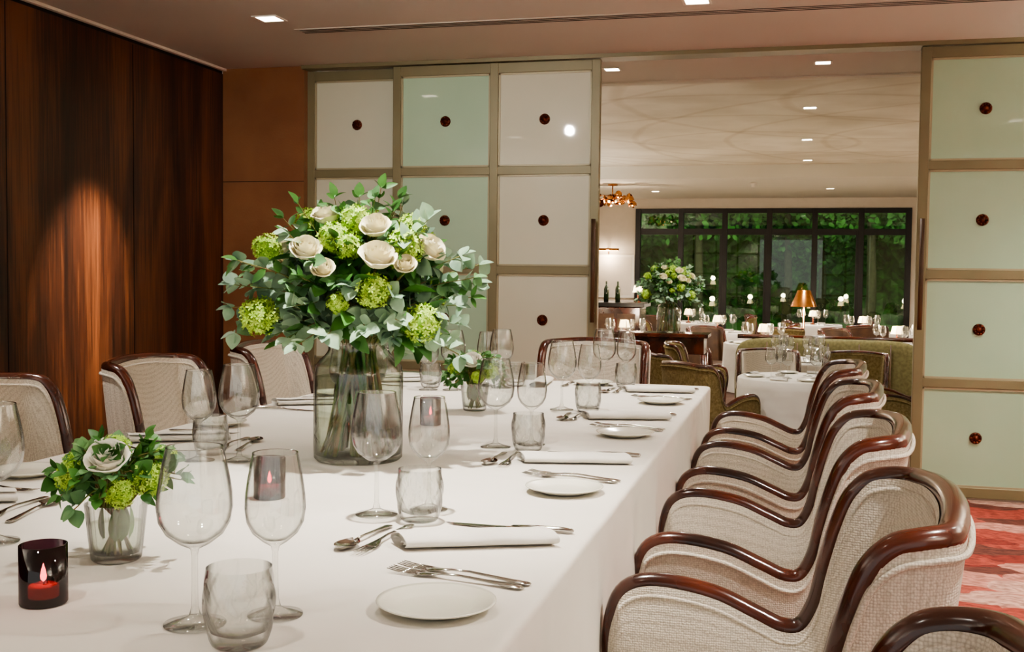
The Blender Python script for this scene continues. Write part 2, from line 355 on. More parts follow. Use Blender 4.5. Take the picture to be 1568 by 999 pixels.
for i in range(11):
    t=i/10; x=-.03-.058*t; w=.0185*(sin(pi*min(1,(t*.97+.03)))**.6); P.append([(x,w*(-1+2*j/8),.0012+.0065*((-1+2*j/8)**2)*1 +.002*(2*t-1)**2) for j in range(9)])
b.grid(P,'steel'); b.grid([[(p[0],p[1],p[2]-.0008) for p in r] for r in P],'steel'); spoon=b.mesh('spoon')
b=MB(); loft(b,[(.0,.004,.0045,.003,0),(.03,.0055,.0055,.004,0),(.08,.0065,.0055,.0045,0),(.1,.0055,.005,.004,0),(.105,.003,.0045,.002,0)],'steel')
loft(b,[(0,.004,.0045,.002,0),(-.01,.009,.003,.0009,0),(-.06,.0095,.002,.0008,.001),(-.1,.007,.0018,.0006,.003),(-.12,.001,.0018,.0004,.007)],'steel'); knife=b.mesh('knife')
T=TZ+.0006
for y0 in (.90,1.66,2.45,3.23,4.0):
    j=lambda a=.006:R.uniform(-a,a)
    put(plate,'side_plate',(-.437,y0-.338,T))
    put(napk,'napkin',(-.487,y0,T),-pi/2+.50+j(.1)+(0 if y0<2 else -.25))
    put(knife,'knife',(-.455,y0+.118,T),j(.05)-.03)
    put(fork,'fork',(-.45,y0-.172+j(),T),-.22+j(.04)); put(fork,'fork',(-.455,y0-.202,T),-.19)
    put(spoon,'spoon',(-.664,y0-.02,T),pi/2+.0+j(.1)); put(fork,'fork',(-.630,y0-.015,T),-pi/2+j(.08)+pi)
    if y0<1: G=((-.698,1.185),(-.622,1.245),(-.612,1.135))
    else: G=((-.712,y0+.155),(-.638,y0+.222),(-.625,y0+.135))
    put(wbig,'wine_glass',(*G[0],T)); put(wsm,'wine_glass',(*G[1],T)); put(tumb,'tumbler_glass',(*G[2],T))
for y0 in (1.62,2.40,3.2,3.98):
    put(plate,'side_plate',(-1.535,y0+.33 if y0<3.9 else 4.2,T)); put(napk,'napkin',(-1.49,y0+.05,T),pi/2+.5)
    put(knife,'knife',(-1.52,y0-.10,T),pi); put(fork,'fork',(-1.5,y0+.19,T),pi-.1)
    put(spoon,'spoon',(-1.29,y0+.04,T),-pi/2+.2); put(fork,'fork',(-1.335,y0+.04,T),pi/2+.1)
    put(wbig,'wine_glass',(-1.205,y0-.165,T)); put(wsm,'wine_glass',(-1.29,y0-.19,T)); put(tumb,'tumbler_glass',(-1.31,y0-.105,T))
put(napk,'napkin',(-.95,4.13,T),0.1); put(plate,'side_plate',(-.76,4.19,T)); put(wbig,'wine_glass',(-1.06,3.95,T)); put(wsm,'wine_glass',(-1.13,4.0,T)); put(tumb,'tumbler_glass',(-1.03,4.04,T))
put(knife,'knife',(-1.1,4.16,T),pi/2); put(fork,'fork',(-.85,4.16,T),pi/2)
# votives
b=MB(); b.lathe([(0,0),(.028,0),(.0295,.002),(.0295,.076),(.0275,.076),(.0275,.008),(0,.008)],36,'purple')
b.lathe([(0,.0085),(.0185,.0085),(.019,.0225),(.017,.024),(0,.023)],24,'wax'); b.tube([(0,0,.022),(.001,0,.03)],.0007,5,'black')
b.lathe([(0,.027),(.0034,.031),(.0040,.035),(.0026,.043),(0,.052)],12,'flame'); vot=b.mesh('votive')
for x,y in ((-.926,1.206),(-.956,1.89),(-.99,2.93)):
    o=put(vot,'votive_candle',(x,y,T))
    l=bpy.data.lights.new('candle_glow','POINT'); l.energy=.4; l.color=(1,.55,.25); l.shadow_soft_size=.004
    lo=bpy.data.objects.new('candle_glow',l); scene.collection.objects.link(lo); lo.parent=o; lo.location=(0,0,.058)
# ------------------------------------------------------------------ flowers
def frame(z,up=None):
    z=Vector(z).normalized(); u=Vector(up) if up else (Vector((0,0,1)) if abs(z.z)<.95 else Vector((1,0,0)))
    x=u.cross(z).normalized(); y=z.cross(x); return Matrix((x,y,z)).transposed().to_4x4()
def leaf(b,p,d,n,L,W,k,rnd=.8,curl=.15):
    d=Vector(d).normalized(); n=Vector(n); n=(n-d*n.dot(d)); n=n.normalized() if n.length>.01 else Vector((0,0,1)); s=d.cross(n); P=[]
    for i in range(6):
        t=i/5; w=W*.5*max(.04,sin(pi*t**rnd))**.75 if 0<i<5 else W*.04
        c=Vector(p)+d*(L*t)-n*(curl*L*t*t)
        P.append([c-s*w+n*(w*.25),c,c+s*w+n*(w*.25)])
    b.grid(P,k)
def rose(b,p,ax,sz,k,rnd):
    X=Matrix.Translation(Vector(p))@frame(ax)@Matrix.Rotation(rnd.uniform(0,6),4,'Z')@Matrix.Scale(sz/.040,4)
    for li,(n,r,h,w,cu) in enumerate([(2,.006,.050,2.0,0),(3,.012,.051,1.35,.0),(3,.018,.051,1.35,.10),(4,.025,.049,1.1,.25),(5,.031,.045,.95,.5),(5,.036,.036,.9,.9)]):
        for i in range(n):
            a0=2*pi*i/n+li*.9; P=[]
            for u in range(7):
                uu=-1+u/3; row=[]
                for v in range(7):
                    t=v/6; ww=w*(.55+.55*sin(pi*min(1,t*.75))); a=a0+uu*ww*(1-.25*max(0,t-.8)*5*abs(uu))
                    rr=r*(.30+.95*t**.5-.25*t*t)+cu*.010*max(0,t-.65)**1.3*3+.0012*uu; z=h*t*(1-.14*uu*uu*t)-cu*.014*max(0,t-.75)*2
                    row.append((rr*cos(a),rr*sin(a),z-.018))
                P.append(row)
            b.grid(P,k,X)
    for i in range(5):
        a=i*1.256; leaf(b,X@Vector((0,0,-.018)),(X.to_3x3()@Vector((cos(a),sin(a),.3))),(X.to_3x3()@Vector((0,0,-1))),.03*sz/.045,.01*sz/.045,'leafd')
def vib(b,p,r,rnd):
    n_=110
    for i in range(n_):
        z=1-2*(i+.5)/n_; a=i*2.39996+rnd.uniform(-.12,.12); q=math.sqrt(1-z*z); n=Vector((q*cos(a),q*sin(a),z)); rr=r*rnd.uniform(.82,1.08)
        c=Vector(p)+n*rr; n2=n+Vector((rnd.gauss(0,.25),rnd.gauss(0,.25),rnd.gauss(0,.25))); X=Matrix.Translation(c)@frame(n2)@Matrix.Rotation(rnd.uniform(0,3),4,'Z'); s=r*.21
        vs=[(0,0,-.1*s)]; fs=[]
        for j in range(5):
            a2=2*pi*j/5; o=len(vs); vs+=[(s*.75*cos(a2-.45),s*.75*sin(a2-.45),.1*s),(s*1.15*cos(a2),s*1.15*sin(a2),.25*s),(s*.75*cos(a2+.45),s*.75*sin(a2+.45),.1*s)]; fs.append((0,o,o+1,o+2))
        b.add(vs,fs,'vib',X)
    b.soft(p,(r*.82,)*3,'vibc',e=1,nu=12,nv=8)
def sprig(b,p0,p1,rnd,k,LL,nl,droop=.02,round_=True,st='stem'):
    p0=Vector(p0);p1=Vector(p1); mid=p0.lerp(p1,.5)+Vector((0,0,droop+.02)); pts=spline([p0,mid,p1-Vector((0,0,droop*.3))],6)
    b.tube(pts,[.0022*(1-.6*i/len(pts)) for i in range(len(pts))],5,st,cap=False)
    N=len(pts)
    for i in range(nl):
        t=.35+.65*(i+1)/nl; q=min(N-2,int(t*(N-1))); c=pts[q].lerp(pts[q+1],t*(N-1)-q) if t<1 else pts[-1]; d=(pts[q+1]-pts[q]).normalized()
        for s in (1,-1):
            rv=Vector((rnd.gauss(0,1),rnd.gauss(0,1),rnd.gauss(0,1))); sd=d.cross(rv).normalized()
            L=LL*rnd.uniform(.7,1.15)*(1.1-.35*t)
            dd=sd*s+d*.55; nn=Vector((rnd.gauss(0,.5),rnd.gauss(0,.5)-.5,.8+rnd.gauss(0,.4)))
            leaf(b,c,dd,nn,L,L*(.88 if round_ else .4),k,rnd=.8,curl=rnd.uniform(-.1,.3))
    leaf(b,pts[-1],d,(0,-.4,1),LL*.7,LL*.5,k)
def big_bouquet(seed,name):
    rnd=random.Random(seed); b=MB(); C=Vector((0,0,.36)); rx,ry,rz=.225,.20,.205
    def front(x,z):
        q=1-(x/rx)**2-((z-C.z)/rz)**2; return -ry*math.sqrt(max(.03,q))
    roses=[(-.065,.545,.031),(.045,.520,.033),(-.10,.470,.033),(.052,.455,.039),(.16,.475,.035),(-.06,.43,.025),(.11,.44,.024)]
    vibs=[(-.2,.475,.032),(-.003,.538,.034),(-.045,.498,.033),(.105,.475,.042),(-.012,.48,.028),(.12,.525,.030),(.045,.385,.036),(-.215,.325,.042),(.145,.315,.042),(-.03,.36,.022)]
    neck=Vector((0,0,.26))
    heads=[]
    for x,z,s in roses:
        p=Vector((x,front(x,z)*.95-.02,z)); ax=(p-Vector((0,.06,.22))).normalized()+Vector((rnd.gauss(0,.2),0,rnd.gauss(0,.12))); rose(b,p,ax,s,'rose',rnd); heads.append(p-ax*.02)
    for x,z,s in vibs:
        p=Vector((x,front(x,z)*.92,z)); vib(b,p,s,rnd); heads.append(p)
    for i in range(12):
        a=rnd.uniform(.25,pi-.25); e=rnd.uniform(.0,1.2); p=C+Vector((rx*cos(a)*cos(e),ry*sin(a)*cos(e),rz*sin(e)))
        if i%2: rose(b,p,(p-Vector((0,0,.25))),.036,'rose',rnd)
        else: vib(b,p,.038,rnd)
        heads.append(p)
    for p in heads: b.tube(spline([neck+Vector((rnd.uniform(-.03,.03),rnd.uniform(-.03,.03),0)),neck.lerp(p,.5)+Vector((0,0,.02)),p],4),.0028,6,'stem',cap=False)
    for i in range(90):
        a=rnd.uniform(0,2*pi); e=rnd.uniform(-.6,1.35); k=rnd.uniform(.78,1.24)
        p=C+Vector((rx*cos(a)*cos(e),ry*sin(a)*cos(e),rz*sin(e)))*1; p=C+(p-C)*k
        if abs(p.x)>.15 and rnd.random()<.5: p.x*=1.12
        ty=rnd.random(); s0=neck+Vector((rnd.uniform(-.03,.03),rnd.uniform(-.03,.03),0))
        if ty<.42 or p.z<.36: sprig(b,s0,p,rnd,'euc',.050,6)
        elif ty<.7: sprig(b,s0,p,rnd,'euc2',.042,6)
        else: sprig(b,s0,p,rnd,'leafd',.05,6,round_=False)
    for i in range(150):
        a=rnd.uniform(0,2*pi); e=rnd.uniform(-.6,1.4); q=rnd.uniform(.55,.85); p=C+Vector((rx*cos(a)*cos(e),ry*sin(a)*cos(e),rz*sin(e)))*q
        leaf(b,p,(p-C)+Vector((rnd.gauss(0,.1),rnd.gauss(0,.1),rnd.gauss(0,.1))),(rnd.gauss(0,1),rnd.gauss(0,1),1),.07,.035,'leafd')
    for x,y,z in ((.05,-.02,.62),(.0,.0,.60),(.09,.03,.60),(-.13,-.05,.58),(-.17,.0,.55),(-.15,-.08,.51),(.27,-.04,.45),(.265,-.06,.41),(.23,-.1,.47),(-.27,-.05,.40),(-.275,-.05,.35),(-.25,-.08,.45),(.22,-.1,.36),(.1,-.2,.33),(-.05,-.2,.30),(.03,-.22,.31),(-.12,-.18,.36),(0,-.2,.40),(.09,-.2,.38),(.17,-.15,.29),(-.14,-.15,.29)):
        sprig(b,neck,(x,y,z),rnd,'leafd' if z>.49 and x<.2 else 'euc',.048,7,round_=z<.52)
    for i in range(46):
        a=rnd.uniform(0,2*pi); r0=.09*math.sqrt(rnd.uniform(.05,1)); r1=rnd.uniform(.01,.05); a1=a+rnd.choice((0,0,pi))+rnd.uniform(-.8,.8)
        b.tube([(r0*cos(a),r0*sin(a),.014),(r0*.6*cos(a)+r1*.3*cos(a1),r0*.6*sin(a)+r1*.3*sin(a1),.13),(r1*cos(a1),r1*sin(a1),.275)],rnd.uniform(.0028,.005),6,'stem' if i%4 else 'leafd',cap=False)
    for i in range(16):
        a=rnd.uniform(0,2*pi); r=rnd.uniform(.04,.075); leaf(b,(r*.6*cos(a),r*.6*sin(a),rnd.uniform(.06,.15)),(cos(a)*.3,sin(a)*.3,1),(cos(a),sin(a),0),.06,.014,'leafd')
    return b.mesh(name)
def big_vase():
    b=MB(); b.lathe([(0,0),(.094,0),(.1,.006),(.101,.04),(.101,.195),(.098,.212),(.086,.228),(.072,.240),(.068,.250),(.070,.262),(.075,.268)],56,'vglass')
    b.lathe([(.073,.268),(.066,.25),(.084,.226),(.095,.21),(.0975,.195),(.0975,.014),(.085,.010),(0,.010)],56,'vglass')
    b.lathe([(0,.0115),(.096,.0145),(.0965,.188),(0,.188)],48,'water'); return b.mesh('vase')
bb=big_bouquet(3,'bouquet'); bv=big_vase()
fa=empty('flower_arrangement_in_glass_vase',(-.965,2.345,T),math.radians(18)); put(bb,'bouquet',parent=fa); put(bv,'vase',parent=fa)
def small_bouquet(seed,two):
    rnd=random.Random(seed); b=MB(); C=Vector((0,0,.115)); R0=.078
    roses=[(.0,-.045,.155,.030)]+([(.035,.02,.155,.026)] if two else [(-.03,.04,.15,.026)])
    for x,y,z,s in roses: rose(b,(x,y,z),(x,y-.01,z-.08),s,'rosew',rnd); b.tube([(0,0,.06),(x,y,z)],.0025,6,'stem')
    for x,y,z,s in ((-.055,-.03,.13,.022),(.055,-.035,.125,.024),(.02,-.06,.11,.02),(-.03,.05,.14,.024),(.06,.03,.14,.022),(0,.0,.165,.02),(-.06,.02,.14,.02)): vib(b,(x,y,z),s,rnd); b.tube([(0,0,.06),(x,y,z)],.0018,5,'stem')
    for i in range(46):
        a=rnd.uniform(0,2*pi); e=rnd.uniform(-.45,1.25); p=C+Vector((cos(a)*cos(e)*1.2,sin(a)*cos(e)*1.1,.85*sin(e)))*R0*rnd.uniform(.8,1.1)
        sprig(b,(rnd.uniform(-.02,.02),rnd.uniform(-.02,.02),.08),p,rnd,rnd.choice(['euc2','leafd','leafd']),.032,3,droop=.005,round_=rnd.random()<.7)
    for i in range(14):
        a=rnd.uniform(0,6.28); r=rnd.uniform(.01,.028); b.tube([(r*cos(a),r*sin(a),.008),(-r*.7*cos(a+.5),-r*.7*sin(a+.5),.085)],.002,5,'stem',cap=False)
    for i in range(10):
        a=rnd.uniform(0,6.28); leaf(b,(.018*cos(a),.018*sin(a),.03),(cos(a)*.2,sin(a)*.2,1),(cos(a),sin(a),0),.05,.02,'leafd')
    return b.mesh('small_bouquet')
b=MB(); md=lambda a,z:.03*abs(cos(11*a))*ss(.002,.01,z)
b.lathe([(0,0),(.033,0),(.036,.004),(.038,.03),(.041,.06),(.0435,.085)],132,'glass2',mod=md); b.lathe([(.0425,.085),(.040,.06),(.037,.03),(.034,.012),(0,.010)],88,'glass2')
b.lathe([(0,.0115),(.033,.0125),(.0375,.055),(0,.055)],40,'water'); sv=b.mesh('cup_vase')
for i,(x,y,a) in enumerate(((-.965,1.42,.35),(-.965,3.28,.1))):
    e=empty('small_rose_arrangement',(x,y,T),a); put(small_bouquet(11+i,False),'bouquet',parent=e); put(sv,'cup_vase',parent=e)
# ------------------------------------------------------------------ room shell
def slab(name,a,c,k,bev=0):
    b=MB(); b.box(a,c,k,bev=bev); return put(b.mesh(name),name)
PY=6.2; CZ=2.40; FZ=-.30
slab('floor',(-3.6,-2.2,-.1),(3.3,PY+.05,0),'carpet')
slab('floor_far',(-5,PY+.05,FZ-.1),(6,19.2,FZ),'carpet2')
slab('trim_step',(-3.6,PY+.05,FZ),(3.3,PY+.35,-.15),'wood')
slab('ceiling',(-3.6,-2.2,CZ),(3.3,7.2,CZ+.1),'ceil')
slab('ceiling_fresco',(-5,7.2,2.62),(6,15,2.72),'fresco')
slab('ceiling_far',(-5,15,2.45),(6,19.2,2.72),'ceil2')
b=MB(); b.box((-5,7.1,2.39),(6,7.2,2.72),'ceil2'); b.box((-5,7.2,2.56),(6,7.26,2.60),'white'); put(b.mesh('trim_1'),'trim_1')
b=MB(); b.box((-3.55,-2.2,0),(-3.45,PY+.05,CZ-.03),'veneer')
put(b.mesh('wall_left'),'wall_left')
b=MB()
for y in (-.6,.38,1.35,2.32,3.29,4.27,5.25): b.box((-3.452,y-.003,0.02),(-3.4485,y+.003,CZ-.04),'black')
b.box((-3.5,-2.2,CZ-.03),(-3.455,PY,CZ),'black'); b.box((-3.45,-2.2,CZ-.014),(-3.425,PY,CZ),'white'); put(b.mesh('trim_2'),'trim_2')
slab('wall_right',(3.2,-2.2,0),(3.3,PY+.05,CZ),'wallw')
b=MB(); b.box((-3.45,PY,0),(-2.91,PY+.1,CZ),'brown'); b.box((-3.45,PY-.001,1.71),(-2.91,PY,1.714),'black'); put(b.mesh('wall_partition'),'wall_partition')
slab('wall_partition_right',(1.83,PY+.06,0),(3.2,PY+.12,CZ),'wallw')
slab('wall_far_left',(-5.1,PY,FZ),(-5,19.2,2.72),'wallw'); slab('wall_far_right',(6,PY,FZ),(6.1,19.2,2.72),'wallw')
slab('wall_far_front_left',(-5,PY+.12,FZ),(-2.95,PY+.2,2.72),'wallw')
b=MB(); WX0,WX1,WY=-2.70,1.68,19.0
b.box((-5,WY,FZ),(WX0,WY+.2,2.45),'wallw'); b.box((WX1,WY,FZ),(6,WY+.2,2.45),'wallw'); b.box((WX0,WY,2.28),(WX1,WY+.2,2.45),'wallw'); put(b.mesh('wall_far'),'wall_far')
b=MB(); n=6; w=(WX1-WX0)/n
for i in range(n+1): x=WX0+i*w; b.box((x-.045,WY-.03,FZ),(x+.045,WY+.08,2.28),'dark',bev=.004)
for z0,z1 in ((2.2,2.28),(1.84,1.94),(FZ,FZ+.12)): b.box((WX0,WY-.025,z0),(WX1,WY+.075,z1),'dark')
for i in range(n):
    x=WX0+i*w
    if i in (1,2,4): b.box((x+w*.93-.03,WY-.01,FZ),(x+w*.93+.03,WY+.06,1.9),'dark')
    b.box((x+.04,WY+.02,FZ+.1),(x+w-.04,WY+.026,2.25),'winglass')
put(b.mesh('window_1'),'window_1')
# garden
slab('garden_terrace',(-9,19.3,FZ-.25),(9,21.5,FZ-.05),'pave'); slab('garden_lawn',(-18,21.5,FZ-.25),(18,46,FZ-.03),'lawn')
b=MB(); rr=random.Random(5); P=[]
for i in range(160):
    x=-16+32*i/159; P.append([(x,36+rr.uniform(-.3,.3)+sin(x*1.1)*.5,FZ-.028+3.1*j/20+(rr.uniform(-.1,.1)+.35*sin(x*.9) if j else 0)) for j in range(21)])
b.grid(P,'hedge',smooth=False)
put(b.mesh('garden_hedge'),'garden_hedge')
for x,y,h in ((-2.4,27,3.4),(-.35,31,3.2),(1.5,26,3.3),(3.4,33,3.4),(-5.0,33,3.4),(.6,34,2.9)):
    b=MB(); b.tube([(0,0,.002),(.05,0,1.2),(.0,.1,h)],[.14,.11,.08],10,'bark')
    for i in range(900):
        a=rr.uniform(0,6.3); e=rr.uniform(-1.2,1.3); q=rr.uniform(.5,1); p=Vector((1.9*cos(a)*cos(e)*q,1.5*sin(a)*cos(e)*q,h+1.2*sin(e)*q)); leaf(b,p,(rr.gauss(0,1),rr.gauss(0,1),rr.gauss(0,1)),(0,-1,rr.gauss(0,1)),.17,.10,'hedge')
    put(b.mesh('garden_tree'),'garden_tree',(x,y,FZ-.03))
# ------------------------------------------------------------------ sliding partition doors
ZR=[.05,.62,1.19,1.76,2.34]
def rosette(b,x,y,z):
    X=Matrix.Translation((x,y,z))@Matrix.Rotation(pi/2,4,'X')
    b.lathe([(.031,0),(.031,.004),(.022,.007),(.012,.008),(.010,.014),(0,.016)],24,'bronze',X)
    for i in range(10):
        a=2*pi*i/10; b.soft((.0235*cos(a),.0235*sin(a),.008),(.0068,.0068,.007),'bronze',X,e=1,nu=8,nv=6)
def door(name,x0,cols,y,keys,cw=.617):
    b=MB(); x1=x0+cols*cw
    s=.050
    for i in range(cols+1):
        xx=x0+i*cw; a=xx-(0 if i==0 else (s if i==cols else s/2)); b.box((a,y-.02,.02),(a+s,y+.02,CZ-.025),'dframe',bev=.003)
    zs=[(.02,.075)]+[(z-.024,z+.024) for z in ZR[1:4]]+[(2.315,CZ-.026)]
    for z0,z1 in zs: b.box((x0+.01,y-.017,z0),(x1-.01,y+.017,z1),'dframe',bev=.003)
    for c in range(cols):
        xa=x0+c*cw+(s if c==0 else s/2); xb=x0+(c+1)*cw-(s if c==cols-1 else s/2)
        for r in range(4):
            za=zs[r][1]; zb=zs[r+1][0]; k=keys[c]
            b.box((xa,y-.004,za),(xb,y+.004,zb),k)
            t=.010
            for q in (((xa,za),(xa+t,zb)),((xb-t,za),(xb,zb)),((xa,za),(xb,za+t)),((xa,zb-t),(xb,zb))): b.box((q[0][0],y-.012,q[0][1]),(q[1][0],y-.003,q[1][1]),'bead')
            rosette(b,(xa+xb)/2,y-.004,(za+zb)/2)
    return b
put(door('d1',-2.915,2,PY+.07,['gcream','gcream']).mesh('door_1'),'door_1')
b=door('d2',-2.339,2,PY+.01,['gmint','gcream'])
def hbar(b,x,y): b.tube([(x,y-.05,.90),(x,y-.05,1.48)],.012,10,'rust'); [b.tube([(x,y,z),(x,y-.05,z)],.006,8,'dframe') for z in (.95,1.43)]
hbar(b,-1.125,PY-.01); put(b.mesh('door_2'),'door_2')
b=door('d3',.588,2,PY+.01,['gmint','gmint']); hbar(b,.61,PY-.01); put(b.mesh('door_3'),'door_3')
slab('trim_3',(-2.915,PY-.03,CZ-.022),(1.83,PY+.11,CZ),'dframe')
b=MB()
for i in range(3): b.box((-2.5,5.27+.03*i,CZ-.003),(3.2,5.282+.03*i,CZ+.0),'black')
b.box((-2.52,5.25,CZ-.002),(3.2,5.36,CZ-.0),'ceil'); put(b.mesh('trim_4'),'trim_4')
# ------------------------------------------------------------------ lights
WARM=(1,.935,.85)
def spot(par,loc,tgt,e,ang,col=WARM,blend=.8,rad=.03):
    l=bpy.data.lights.new('spot','SPOT'); l.energy=e; l.spot_size=math.radians(ang); l.spot_blend=blend; l.color=col; l.shadow_soft_size=rad
    o=bpy.data.objects.new('lamp',l); scene.collection.objects.link(o); o.location=Vector(loc)-Vector(par.location)
    d=Vector(tgt)-Vector(loc); o.rotation_euler=d.to_track_quat('-Z','Y').to_euler(); o.parent=par
b=MB(); t=.065
b.box((-t,-t,-.004),(t,-t+.014,0),'white'); b.box((-t,t-.014,-.004),(t,t,0),'white'); b.box((-t,-t,-.004),(-t+.014,t,0),'white'); b.box((t-.014,-t,-.004),(t,t,0),'white')
b.box((-t+.014,-t+.014,-.002),(t-.014,t-.014,0),'lens'); dl=b.mesh('downlight')
for x,y,tg,e,ang in ((-2.53,5.0,(-3.45,4.84,1.10),601,31),(-.475,5.07,(-.6,4.4,.75),90,95),(-.95,3.75,None,110,80),(-.75,2.0,None,200,58),(-.95,.5,None,40,90),
                  (1.6,5.05,None,140,120),(1.6,3.0,None,110,120),(-2.53,2.6,(-2.0,2.8,.7),85,90),(.9,1.6,(.4,1.8,.6),120,100),(1.6,.4,None,90,120),(-1.9,4.45,(-1.9,6.2,1.0),100,95)):
    o=put(dl,'ceiling_downlight',(x,y,CZ)) if x!=-1.9 else put(dl,'ceiling_downlight',(x,3.2,CZ))
    spot(o,(o.location.x,o.location.y,CZ-.03),tg or (x,y,0),e,ang,blend=1,col=(1,.87,.72) if e>600 else WARM)
for x,y in ((.1,6.68),(-1.12,6.66)):
    o=put(dl,'ceiling_downlight',(x,y,CZ),sc=.8); spot(o,(x,y,CZ-.03),(x,y,0),60,120)
for x,y,z in ((.05,9.97,2.62),(.04,12.3,2.62),(.06,14.5,2.62),(-2.7,9.5,2.62),(.4,17,2.45),(-2.2,17.3,2.45),(3,10,2.62),(3,14,2.62),(-3.6,12,2.62)):
    o=put(dl,'ceiling_downlight',(x,y,z)); spot(o,(x,y,z-.03),(x,y,0),210,140,rad=.06)
b=MB(); b.lathe([(0,0),(.05,0),(.055,-.02),(.03,-.03),(.028,-.06),(0,-.065)],20,'white'); put(b.mesh('smoke_detector'),'smoke_detector',(-.65,15.8,2.449))
def point(par,loc,e,col=(1,.8,.6),r=.05):
    l=bpy.data.lights.new('bulb','POINT'); l.energy=e; l.color=col; l.shadow_soft_size=r
    o=bpy.data.objects.new('bulb',l); scene.collection.objects.link(o); o.location=loc; o.parent=par
b=MB(); b.lathe([(.14,0),(.14,.02),(.014,.03),(.012,1.62),(.03,1.64),(.13,1.74),(.135,1.745),(.12,1.735),(.02,1.66),(0,1.66)],28,'bronze'); b.lathe([(0,1.665),(.05,1.67),(.05,1.69),(0,1.70)],16,'shade'); up=b.mesh('fill_uplighter')
for x,y,z,e in ((2.75,3.6,0,190),(-3.1,.6,0,80),(2.75,-.4,0,170),(-3.1,-1.6,0,80),(2.75,5.8,0,90),(5.3,8.5,FZ,250),(5.3,13,FZ,250),(-4.4,9,FZ,210),(-4.4,13.5,FZ,210)):  # unseen uplighters, added to brighten the ceilings of both rooms
    o=put(up,'added_fill_uplighter',(x,y,z)); spot(o,(x,y,z+1.78),(x,y,z+3),e,165,rad=.1,blend=.5,col=(1,.95,.88))
# ------------------------------------------------------------------ far dining room
def round_table(name,r):
    b=MB(); pr=[(0,.75),(r-.01,.75),(r,.742)]+[(r+.02*j/8,.742-.5*j/8) for j in range(1,9)]
    b.lathe(pr,90,'cloth',mod=lambda a,z:.03*sin(13*a)*(1-z/.742) if z<.742 else 0); b.tube([(0,0,0),(0,0,.7)],.04,10,'wood'); b.lathe([(.22,0),(.2,.03),(0,.04)],20,'wood'); return b.mesh(name)
rt=round_table('round_table',.42)
b=MB(); b.lathe([(.04,0),(.04,.01),(.008,.02),(.006,.16),(0,.16)],14,'bronze'); b.lathe([(.065,.12),(.045,.2),(0,.2)],20,'shade'); tl=b.mesh('table_lamp')
def settable(x,y,lamp=True,g=3):
    put(rt,'restaurant_table',(x,y,FZ)); z=FZ+.7506
    for i in range(g):
        a=i*2*pi/g+.6; put(wbig,'wine_glass',(x+.22*cos(a),y+.22*sin(a),z)); put(wsm,'wine_glass',(x+.14*cos(a+.45),y+.14*sin(a+.45),z))
        put(plate,'side_plate',(x+.31*cos(a+1.2),y+.31*sin(a+1.2),z)); put(napk,'napkin',(x+.34*cos(a+.6),y+.34*sin(a+.6),z),a+.6,(.8,.5,.8))
    if lamp:
        o=put(tl,'table_lamp',(x,y,z)); point(o,(0,0,.26),6)
settable(.0,8.15,False,4); settable(-.0,9.83,False,4)
for x,y in ((-.36,12.1),(.8,15.0),(.2,17.0),(-1.6,16.7),(-1.9,12.4),(1.0,12.3),(-1.0,14.3),(1.9,16.2),(-2.6,14.8),(2.6,12.5),(-2.9,9.2)): settable(x,y)
def fc(me,x,y,face,n='dining_chair'): put(me,n,(x,y,FZ),math.radians(face)-pi)
fc(chairg,-.62,7.70,45,'olive_dining_chair'); fc(chair,-.22,8.98,-85); fc(chairg,.42,8.95,-100,'olive_dining_chair'); fc(chairg,.80,8.25,185,'olive_dining_chair'); fc(chairg,-.98,8.55,40,'olive_dining_chair')
fc(chairg,-.9,9.8,0,'olive_dining_chair'); fc(chairr,-1.75,10.0,90,'brown_dining_chair'); fc(chairr,-1.6,9.1,100,'brown_dining_chair')
for x,y,f,c in ((-.95,12.75,-50,chairr),(.5,12.95,-40,chairr),(1.8,12,180,chairg),(-2.7,12.2,0,chairg),(-1.8,11.6,80,chairr),(.8,14.2,90,chairr),(1.62,15.1,190,chairg),(.02,15.1,0,chairg),(-.56,17.1,0,chairr),(-.83,16.5,180,chairg),(-2.38,16.9,0,chairg),(-1.78,14.2,0,chairg),(-.22,14.2,180,chairg),(1.12,16.9,0,chairr),(-3.38,14.8,0,chairg),(-2.1,15.6,-110,chairr),(-.2,13.2,100,chairg),(2.6,11.7,90,chairg)): fc(c,x,y,f,{'olive_chair_mesh':'olive_dining_chair','brown_chair_mesh':'brown_dining_chair'}[c.name])
b=MB(); b.soft((0,.0,.22),(.8,.32,.2),'banq',e=.25); b.soft((0,-.28,.50),(.82,.08,.40),'banq',e=.3)
for i in range(1,6): b.tube([(-.8+.27*i,-.365,.15),(-.8+.27*i,-.37,.86)],.006,6,'rust')
b.tube([(-.8,-.28,.905),(.8,-.28,.905)],.02,8,'wood'); put(b.mesh('banquette_sofa'),'banquette_sofa',(.25,10.8,FZ))
b=MB(); b.box((-.4,-.2,.86),(.4,.2,.90),'wood',bev=.006); b.box((-.36,-.17,.7),(.36,.17,.86),'wood',bev=.004)
for x in (-.35,.35):
    for y in (-.16,.16): b.tube([(x,y,0),(x,y,.7)],[.015,.024],8,'wood')
put(b.mesh('console_table'),'console_table',(-1.24,10.95,FZ))
fa=empty('flower_arrangement_in_glass_vase',(-1.24,10.95,FZ+.9005),.4,1.16); put(bb,'bouquet',parent=fa); put(bv,'vase',parent=fa)
b=MB(); b.lathe([(.13,0),(.13,.015),(.012,.03),(.010,1.2),(0,1.2)],24,'copper'); b.lathe([(.15,1.12),(.075,1.30),(.07,1.305)],28,'copper'); b.lathe([(0,1.15),(.03,1.17),(.035,1.2),(0,1.24)],14,'shade')
o=put(b.mesh('copper_floor_lamp'),'copper_floor_lamp',(.05,13.1,FZ)); point(o,(0,0,1.1),12)
